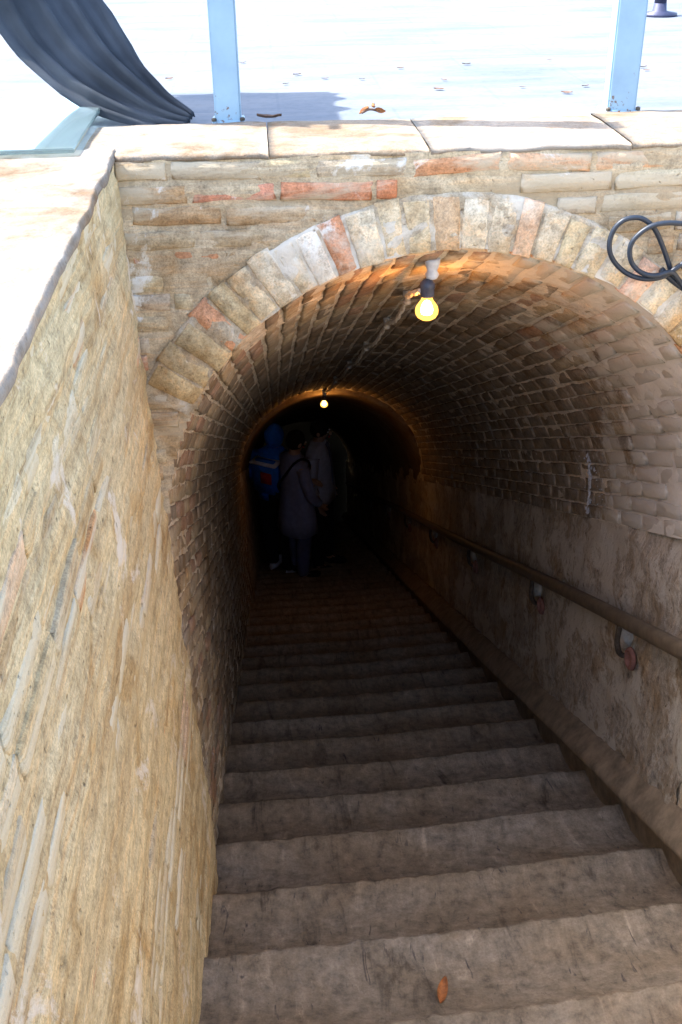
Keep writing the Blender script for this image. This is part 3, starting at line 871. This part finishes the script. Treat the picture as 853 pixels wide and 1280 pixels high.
# ------------------------------------------------------------------ dark cloth sweeping down to the ground, and the pole it hangs on
def curtain():
    t = thing('curtain', 'dark blue folded cloth sweeping down to the paving at upper left', 'curtain', (.05, .45, 0))
    path = smooth_path([(.075, .43, -.012), (-.02, .47, .020), (-.15, .54, .105), (-.26, .62, .24), (-.35, .71, .44), (-.41, .74, .70), (-.43, .74, .95), (-.43, .74, 1.12)], 8)
    wid = [.05, .13, .24, .31, .40, .56, .60, .60]
    n = len(path); nw = 40; vs = []
    for i, p in enumerate(path):
        tt = (path[min(i + 1, n - 1)] - path[max(i - 1, 0)]).normalized()
        k = i / (n - 1) * (len(wid) - 1); a = int(min(k, len(wid) - 2)); wv = wid[a] + (wid[a + 1] - wid[a]) * (k - a)
        ab = max(0.0, min(1.0, (p.z - .18) / .3)); across = V((.62, .55, .40)).lerp(V((.15, 1, .05)), ab); across = (across - tt * across.dot(tt)).normalized()
        nr = tt.cross(across)
        for j in range(nw):
            u = j / (nw - 1) - .5
            fold = .014 * math.sin(u * 26 + i * .04) + .008 * math.sin(u * 51 + i * .07 + 1) + .03 * (u * u)
            fold += .022 * fbm((u * 5.5, i * .06, 3), 3) * min(1, wv * 6)
            fold *= min(1, .35 + wv * 3)
            vs.append(p + across * (u * wv) + nr * fold)
    o = part('cloth', vs, grid_faces(n, nw), M['curtain'], t)
    so = o.modifiers.new('thickness', 'SOLIDIFY'); so.thickness = .003
    v, f = tube([V((-.43, .42, 1.12)), V((-.43, 1.06, 1.12)), V((-1.30, 1.08, 1.13))], .012, 10); part('hanging_rod', v, f, M['dark_metal'], t)
    p = thing('canopy_pole', 'slim dark pole carrying the top of the hanging cloth', 'pole', (-1.30, 1.08, -.02))
    v, f = tube([V((-1.30, 1.08, -.02)), V((-1.30, 1.08, 1.3))], .015, 12); part('shaft', v, f, M['dark_metal'], p)
    v, f = lathe([(.06, 0), (.06, .008), (.02, .012)], (-1.30, 1.08, -.02), 16); part('foot', v, f, M['dark_metal'], p)
curtain()

# ------------------------------------------------------------------ sheet of glass on the paving
v, f = box((-1.25, -.016, .012), (-.141, .62, .022), .002)
g = part('glass_sheet', v, f, M['glass'], None, False)
tag(g, 'greenish glass sheet lying flat on the paving at the left', 'glass sheet')

# ------------------------------------------------------------------ dark post standing far back in the yard
dp = thing('yard_stand', 'dark slim stand on the paving at the far top corner', 'stand', (1.97, 2.55, -.022))
v, f = lathe([(.075, 0), (.075, .012), (.03, .02), (.026, .05)], (1.97, 2.55, -.022), 18); part('foot', v, f, M['dark_metal'], dp)
v, f = tube([V((1.97, 2.55, .0)), V((1.975, 2.55, .5)), V((1.97, 2.55, 1.1))], .026, 12); part('shaft', v, f, M['dark_metal'], dp)

# ------------------------------------------------------------------ leaves
def leaf_mesh(name, L, W, curl, mat, seed=0):
    vs, fs = [], []; n, m = 9, 5; r = random.Random(seed)
    for i in range(n):
        t = i / (n - 1); wd = W * math.sin(math.pi * (.06 + .92 * t)) ** .8
        for j in range(m):
            u = j / (m - 1) - .5
            vs.append(V(((t - .5) * L, u * wd, curl * (2 * t - 1) ** 2 + 1.2 * curl * (abs(u) * 2) ** 1.5 + r.uniform(-.001, .001))))
    fs = grid_faces(n, m, flip=True)
    nb = len(vs); vs += [p - V((0, 0, .0008)) for p in vs]
    fs += [tuple(nb + q for q in f[::-1]) for f in fs[:]]
    return mesh(name, vs, fs, mat)
lm = [leaf_mesh('dry_leaf', .040, .020, .0025, M['leaf'], k) for k in range(3)]
LP = [(.92, 1.30), (.45, 1.08), (.56, 1.05), (.80, 1.0), (1.0, .84), (1.18, .83), (1.26, .88), (1.10, .73), (1.45, 1.15), (1.44, 1.08), (1.2, 1.34), (.37, 1.17), (1.72, .78), (.2, 1.45), (.33, 1.0), (.76, .84), (.70, 1.25), (-.02, 1.15)]
for i, (x, y) in enumerate(LP):
    o = bpy.data.objects.new('dry_leaf', lm[i % 3]); C.objects.link(o)
    o.location = (x, y, -.018); o.rotation_euler = (random.uniform(-.2, .2), 0, random.uniform(-.6, .6)); s = random.uniform(.4, .8); o.scale = (s, s, s * .8)
    tag(o, 'small dark dry leaf lying on the sunlit pale paving', 'leaf', 'dry leaves scattered on the paving')
o = bpy.data.objects.new('dry_leaf', leaf_mesh('dry_leaf', .060, .022, .004, M['leaf'], 5)); C.objects.link(o); o.location = (.272, .352, .006); o.rotation_euler = (0, 0, -.12)
tag(o, 'dry brown leaf on the coping just right of the cloth-side post', 'leaf')
o = bpy.data.objects.new('curled_leaf', leaf_mesh('curled_leaf', .075, .026, .006, M['leaf_red'], 9)); C.objects.link(o)
o.location = (.594, -.70, floor_z(-.70) - .025 + .040); o.rotation_euler = (.25, 0, 1.25)
tag(o, 'curled orange brown leaf lying alone on a lower step', 'leaf')
tw = thing('twig', 'small reddish dry sprig on the coping above the arch', 'twig', (.525, .40, 0))
v, f = tube(smooth_path([(.50, .40, .002), (.52, .40, .010), (.545, .402, .004)], 4), .003, 6); part('stem', v, f, M['leaf'], tw)
for k, (dx, dz, rz) in enumerate(((0, .018, 1.5), (.018, .006, .4), (-.020, .006, 2.7))):
    q = bpy.data.objects.new('sprig_leaf', leaf_mesh('sprig_leaf', .030, .013, .004, M['leaf_red'], 20 + k)); link(q, tw)
    q.location = (dx, 0, dz); q.rotation_euler = (1.2, .3 * k, rz)

# ------------------------------------------------------------------ people
def skin_body(name, joints, edges, mat, parent, root=0, sub=2):
    m = bpy.data.meshes.new(name); m.from_pydata([j[0] for j in joints], edges, []); m.update()
    o = bpy.data.objects.new(name, m); C.objects.link(o)
    md = o.modifiers.new('s', 'SKIN'); md.use_smooth_shade = True
    for k, j in enumerate(joints):
        r = j[1]; m.skin_vertices[0].data[k].radius = r if isinstance(r, tuple) else (r, r)
    m.skin_vertices[0].data[root].use_root = True
    o.modifiers.new('b', 'SUBSURF').levels = sub
    dg = bpy.context.evaluated_depsgraph_get(); dg.update()
    nm = bpy.data.meshes.new_from_object(o.evaluated_get(dg))
    bpy.data.objects.remove(o); nm.name = name
    nm.materials.clear(); nm.materials.append(mat)
    nm.polygons.foreach_set('use_smooth', [True] * len(nm.polygons))
    return link(bpy.data.objects.new(name, nm), parent)
def loft(name, rings, mat, parent, seg=22, folds=0.0):
    """rings: (center, rx, ry) in local coordinates, elliptical, stacked"""
    vs, fs = [], []
    for i, (c, rx, ry) in enumerate(rings):
        for k in range(seg):
            a = 2 * math.pi * k / seg; fo = 1 + folds * math.sin(a * 5 + i * .3) * (i / len(rings))
            vs.append(V(c) + V((rx * math.cos(a) * fo, ry * math.sin(a) * fo, 0)))
    for i in range(len(rings) - 1):
        for k in range(seg):
            k2 = (k + 1) % seg; fs.append((i * seg + k, (i + 1) * seg + k, (i + 1) * seg + k2, i * seg + k2))
    fs.append(tuple(range(seg))); fs.append(tuple((len(rings) - 1) * seg + k for k in range(seg))[::-1])
    return link(bpy.data.objects.new(name, mesh(name, vs, fs, mat)), parent)
def head(parent, pos, yaw, pitch, r=.105, hair=None, hood=None):
    """face towards local -y; returns nothing: face features and hair are children"""
    rot = Matrix.Rotation(yaw, 3, 'Z') @ Matrix.Rotation(pitch, 3, 'X')
    def W(p): return V(pos) + rot @ V(p)
    def ell(name, c, rad, mat, cut=None, n=3):
        bm = bmesh.new(); bmesh.ops.create_icosphere(bm, subdivisions=n, radius=1.0)
        vs = [W((c[0] + q.co.x * rad[0], c[1] + q.co.y * rad[1], c[2] + q.co.z * rad[2])) for q in bm.verts]
        bm.verts.index_update(); fs = [tuple(v.index for v in f.verts) for f in bm.faces]; bm.free()
        return link(bpy.data.objects.new(name, mesh(name, vs, fs, mat)), parent)
    for sx in (-1, 1):
        ell('ear', (sx * .076, .008, .0), (.012, .022, .032), M['skin'], n=2)
        ell('eye', (sx * .032, -.084, .012), (.013, .010, .008), M['white'], n=2)
    ell('nose', (0, -.100, -.012), (.014, .018, .024), M['skin'], n=2)
    ell('mouth', (0, -.088, -.052), (.025, .010, .007), M['red'], n=2)
    if hair: ell('hair', (0, .018, .024), (.086, .100, .105), hair)
    if hood: ell('hood', (0, .024, .010), (.100, .108, .130), hood)
def hand_chain(J, E, wrist_idx, d, side):
    """palm plus five unequal fingers, slightly curled"""
    w = J[wrist_idx][0]; d = V(d).normalized(); s = V(side).normalized()
    J.append((V(w) + d * .055, (.030, .017))); E.append((wrist_idx, len(J) - 1)); pi = len(J) - 1
    nrm = d.cross(s)
    for k, (u, L) in enumerate(((-.026, .070), (-.009, .080), (.009, .075), (.025, .058))):
        a = V(w) + d * .085 + s * u; J.append((a, .009)); E.append((pi, len(J) - 1)); i1 = len(J) - 1
        b = a + d * L * .55 + nrm * .010; J.append((b, .008)); E.append((i1, len(J) - 1)); i2 = len(J) - 1
        c = b + d * L * .40 + nrm * .022; J.append((c, .007)); E.append((i2, len(J) - 1))
    a = V(w) + d * .035 - s * .040; J.append((a, .010)); E.append((pi, len(J) - 1)); i1 = len(J) - 1
    J.append((a + d * .035 - s * .012 + nrm * .012, .008)); E.append((i1, len(J) - 1))
def person(label, x, y, H, yaw, pitch, skinmat, arms, cloth, group='visitors gathered down in the tunnel'):
    """arms: (elbow, wrist) per side in local coordinates at H=1.7; returns the thing; clothing from cloth(t, k)"""
    k = H / 1.7
    z = floor_z(y - .085 * x) - .043 * x
    t = thing('person', label, 'person', (x, y, z), group)
    cy, sy = math.cos(yaw), math.sin(yaw)
    def T(p): p = V(p) * k; return V((p.x * cy - p.y * sy, p.x * sy + p.y * cy, p.z))
    J, E = [], []
    def add(p, r, par=None):
        J.append((T(p), tuple(q * k for q in r) if isinstance(r, tuple) else r * k))
        if par is not None: E.append((par, len(J) - 1))
        return len(J) - 1
    pel = add((0, 0, .92), (.135, .105)); bel = add((0, .0, 1.06), (.125, .10), pel); ch = add((0, .01, 1.25), (.14, .105), bel); up = add((0, .015, 1.38), (.10, .08), ch)
    nk = add((0, .01, 1.47), .052, up)
    hp = V((0, -.02, 1.585)); 
    h0 = add((0, -.008, 1.53), (.062, .066), nk); h1 = add(hp, (.078, .092), h0); h2 = add((hp.x, hp.y + .01, 1.655), (.060, .072), h1)
    for sx, st in ((-1, .0), (1, .05)):
        a = add((sx * .10, 0, .84), .088, pel); b = add((sx * .105, -.01 - st * .4, .48), .060, a); c = add((sx * .105, .02 - st, .09), .040, b)
        d = add((sx * .108, -.06 - st, .045), .040, c); add((sx * .115, -.15 - st, .032), .032, d)
    wr = []
    for sx, (el, wri) in zip((-1, 1), arms):
        a = add((sx * .175, .015, 1.36), .055, up); b = add(el, .042, a); c = add(wri, .027, b)
        dd = (V(wri) - V(el)).normalized(); wr.append((c, T(dd), T((0, 1, 0)) if abs(dd.z) > .6 else T((0, 0, 1))))
    for c, d, s in wr: hand_chain(J, E, c, d, s)
    skin_body('body', J, E, skinmat, t)
    cloth(t, T, k)
    return t, T, k, T(hp)

def garment(name, T, k, t, rings, mat, yaw, seg=22, folds=.03):
    """rings given before the body's yaw"""
    vs, fs = [], []
    for i, (c, rx, ry) in enumerate(rings):
        for q in range(seg):
            a = 2 * math.pi * q / seg; fo = 1 + folds * math.sin(a * 6 + i * .5)
            vs.append(T((c[0] + rx * math.cos(a) * fo, c[1] + ry * math.sin(a) * fo, c[2])))
    for i in range(len(rings) - 1):
        for q in range(seg):
            q2 = (q + 1) % seg; fs.append((i * seg + q, (i + 1) * seg + q, (i + 1) * seg + q2, i * seg + q2))
    fs.append(tuple(range(seg))); fs.append(tuple((len(rings) - 1) * seg + q for q in range(seg))[::-1])
    return link(bpy.data.objects.new(name, mesh(name, vs, fs, mat)), t)
def sleeve(name, T, k, t, pts, r, mat):
    v, f = tube([T(p) for p in smooth_path(pts, 5)], r, 12, radii=[r[0] + (r[1] - r[0]) * i / (5 * (len(pts) - 1)) for i in range(5 * (len(pts) - 1) + 1)])
    return link(bpy.data.objects.new(name, mesh(name, v, f, mat)), t)
def shoes(T, k, t, mat, offs=((-1, .0), (1, .05))):
    for sx, st in offs:
        bm = bmesh.new(); bmesh.ops.create_icosphere(bm, subdivisions=3, radius=1.0)
        vs = []
        for q in bm.verts:
            zz = max(q.co.z, -.55)
            vs.append(T((sx * .11 + q.co.x * (.050 - .01 * q.co.y), -.06 - st + q.co.y * .135, .036 + zz * .055 * (1.25 if q.co.y > .1 else .85))))
        bm.verts.index_update(); fs = [tuple(v.index for v in f.verts) for f in bm.faces]; bm.free()
        link(bpy.data.objects.new('shoe', mesh('shoe', vs, fs, mat)), t)
def legs(T, k, t, mat, top=.9):
    vs, fs = [], []
    for sx, st in ((-1, .0), (1, .05)):
        b0 = len(vs); prof = [(0.93, .03, 0, .11), (.80, .098, 0, .108), (.62, .102, -.006, .092), (.48, .105, -.012 - st * .4, .078), (.28, .106, .008 - st * .7, .070), (.10, .106, .016 - st, .062)]
        for z, cx, cyy, r in prof:
            for q in range(16):
                a = 2 * math.pi * q / 16; vs.append(T((sx * cx + r * math.cos(a), cyy + r * 1.02 * math.sin(a), z)))
        for i in range(len(prof) - 1):
            for q in range(16):
                q2 = (q + 1) % 16; fs.append((b0 + i * 16 + q, b0 + (i + 1) * 16 + q, b0 + (i + 1) * 16 + q2, b0 + i * 16 + q2))
        fs.append(tuple(b0 + q for q in range(16)))
    link(bpy.data.objects.new('trousers', mesh('trousers', vs, fs, mat)), t)

# yaw 0 looks towards -y (the mouth of the tunnel); these visitors are turned away or sideways
YA = math.radians(118)
armA = ((( -.235, -.02, 1.10), (-.20, -.16, .92)), ((.235, -.05, 1.10), (.16, -.23, 1.02)))
def clothA(t, T, k):
    garment('tunic', T, k, t, [((0, .01, 1.475), .066, .062), ((0, .012, 1.44), .120, .085), ((0, .014, 1.39), .195, .110), ((0, .012, 1.28), .198, .130), ((0, .005, 1.12), .178, .130), ((0, 0, .95), .200, .155), ((0, .0, .75), .225, .18), ((0, .0, .60), .240, .195), ((0, .0, .595), .20, .16)], M['tunic'], 0)
    for sx, (el, wr) in zip((-1, 1), armA): sleeve('sleeve', T, k, t, [(sx * .165, .015, 1.37), el, V(el).lerp(V(wr), .85)], (.068, .044), M['tunic'])
    legs(T, k, t, M['trouser']); shoes(T, k, t, M['black'])
    v, f = tube([T(p) for p in smooth_path([(-.13, .09, 1.43), (-.02, .152, 1.25), (.12, .145, 1.08), (.215, .03, .95), (.15, -.15, 1.05), (.0, -.150, 1.22), (-.10, -.10, 1.38), (-.13, .0, 1.455), (-.13, .09, 1.43)], 6)], .012, 8); link(bpy.data.objects.new('bag_strap', mesh('bag_strap', v, f, M['black'])), t)
    v, f = box((-.06, -.13, -.15), (.06, .13, .13), .03); v = [T(V(p) + V((.275, .03, .86))) for p in v]; link(bpy.data.objects.new('shoulder_bag', mesh('shoulder_bag', v, f, M['black'])), t)
a, T, k, hp = person('person in long grey blue tunic with dark hair and diagonal bag strap', .43, 6.93, 1.66, YA, 0, M['skin'], armA, clothA)
head(a, hp, YA, .25, hair=M['hair'])

YB = math.radians(150)
armB = (((-.25, .02, 1.12), (-.17, -.17, 1.02)), ((.25, .02, 1.12), (.17, -.17, 1.02)))
def clothB(t, T, k):
    garment('jacket', T, k, t, [((0, .01, 1.49), .070, .066), ((0, .012, 1.45), .130, .095), ((0, .014, 1.40), .215, .120), ((0, .012, 1.28), .218, .145), ((0, .005, 1.12), .20, .145), ((0, 0, .98), .205, .155), ((0, .0, .93), .195, .15)], M['blue'], 0)
    for sx, (el, wr) in zip((-1, 1), armB): sleeve('sleeve', T, k, t, [(sx * .17, .015, 1.38), el, V(el).lerp(V(wr), .9)], (.078, .052), M['blue'])
    legs(T, k, t, M['black']); shoes(T, k, t, M['white'])
    v, f = box((-.14, .13, 1.06), (.14, .26, 1.42), .04); link(bpy.data.objects.new('backpack', mesh('backpack', [T(p) for p in v], f, M['blue'])), t)
    v, f = box((-.10, .258, 1.20), (.02, .275, 1.32), .006); link(bpy.data.objects.new('red_pocket', mesh('red_pocket', [T(p) for p in v], f, M['red'])), t)
    v, f = box((-.145, .10, 1.385), (.145, .265, 1.405), .006); link(bpy.data.objects.new('white_stripe', mesh('white_stripe', [T(p) for p in v], f, M['white'])), t)
a, T, k, hp = person('person in bright blue hooded jacket with black trousers and a blue backpack with red pocket', .235, 7.28, 1.74, YB, 0, M['skin'], armB, clothB)
head(a, hp, YB, .15, hood=M['blue'])

YC = math.radians(72)
armC = (((-.25, .02, 1.12), (-.23, -.05, .88)), ((.25, .02, 1.12), (.23, -.05, .88)))
def clothC(t, T, k):
    garment('shirt', T, k, t, [((0, .01, 1.485), .066, .062), ((0, .012, 1.45), .125, .09), ((0, .014, 1.39), .205, .112), ((0, .012, 1.26), .205, .132), ((0, .005, 1.10), .185, .135), ((0, 0, .92), .20, .15), ((0, .0, .84), .20, .15)], M['shirt'], 0)
    for sx, (el, wr) in zip((-1, 1), armC): sleeve('sleeve', T, k, t, [(sx * .165, .015, 1.37), el, V(el).lerp(V(wr), .5)], (.070, .050), M['shirt'])
    legs(T, k, t, M['black']); shoes(T, k, t, M['black'])
    garment('undershirt', T, k, t, [((0, -.02, 1.46), .05, .075), ((0, -.02, 1.36), .045, .108), ((0, -.02, 1.26), .04, .122), ((0, -.02, 1.05), .04, .122), ((0, -.02, .92), .035, .120)], M['trouser'], 0)
a, T, k, hp = person('person in white open shirt under the far bulb', .70, 7.66, 1.80, YC, 0, M['skin'], armC, clothC)
head(a, hp, YC, 0.0, hair=M['hair'])
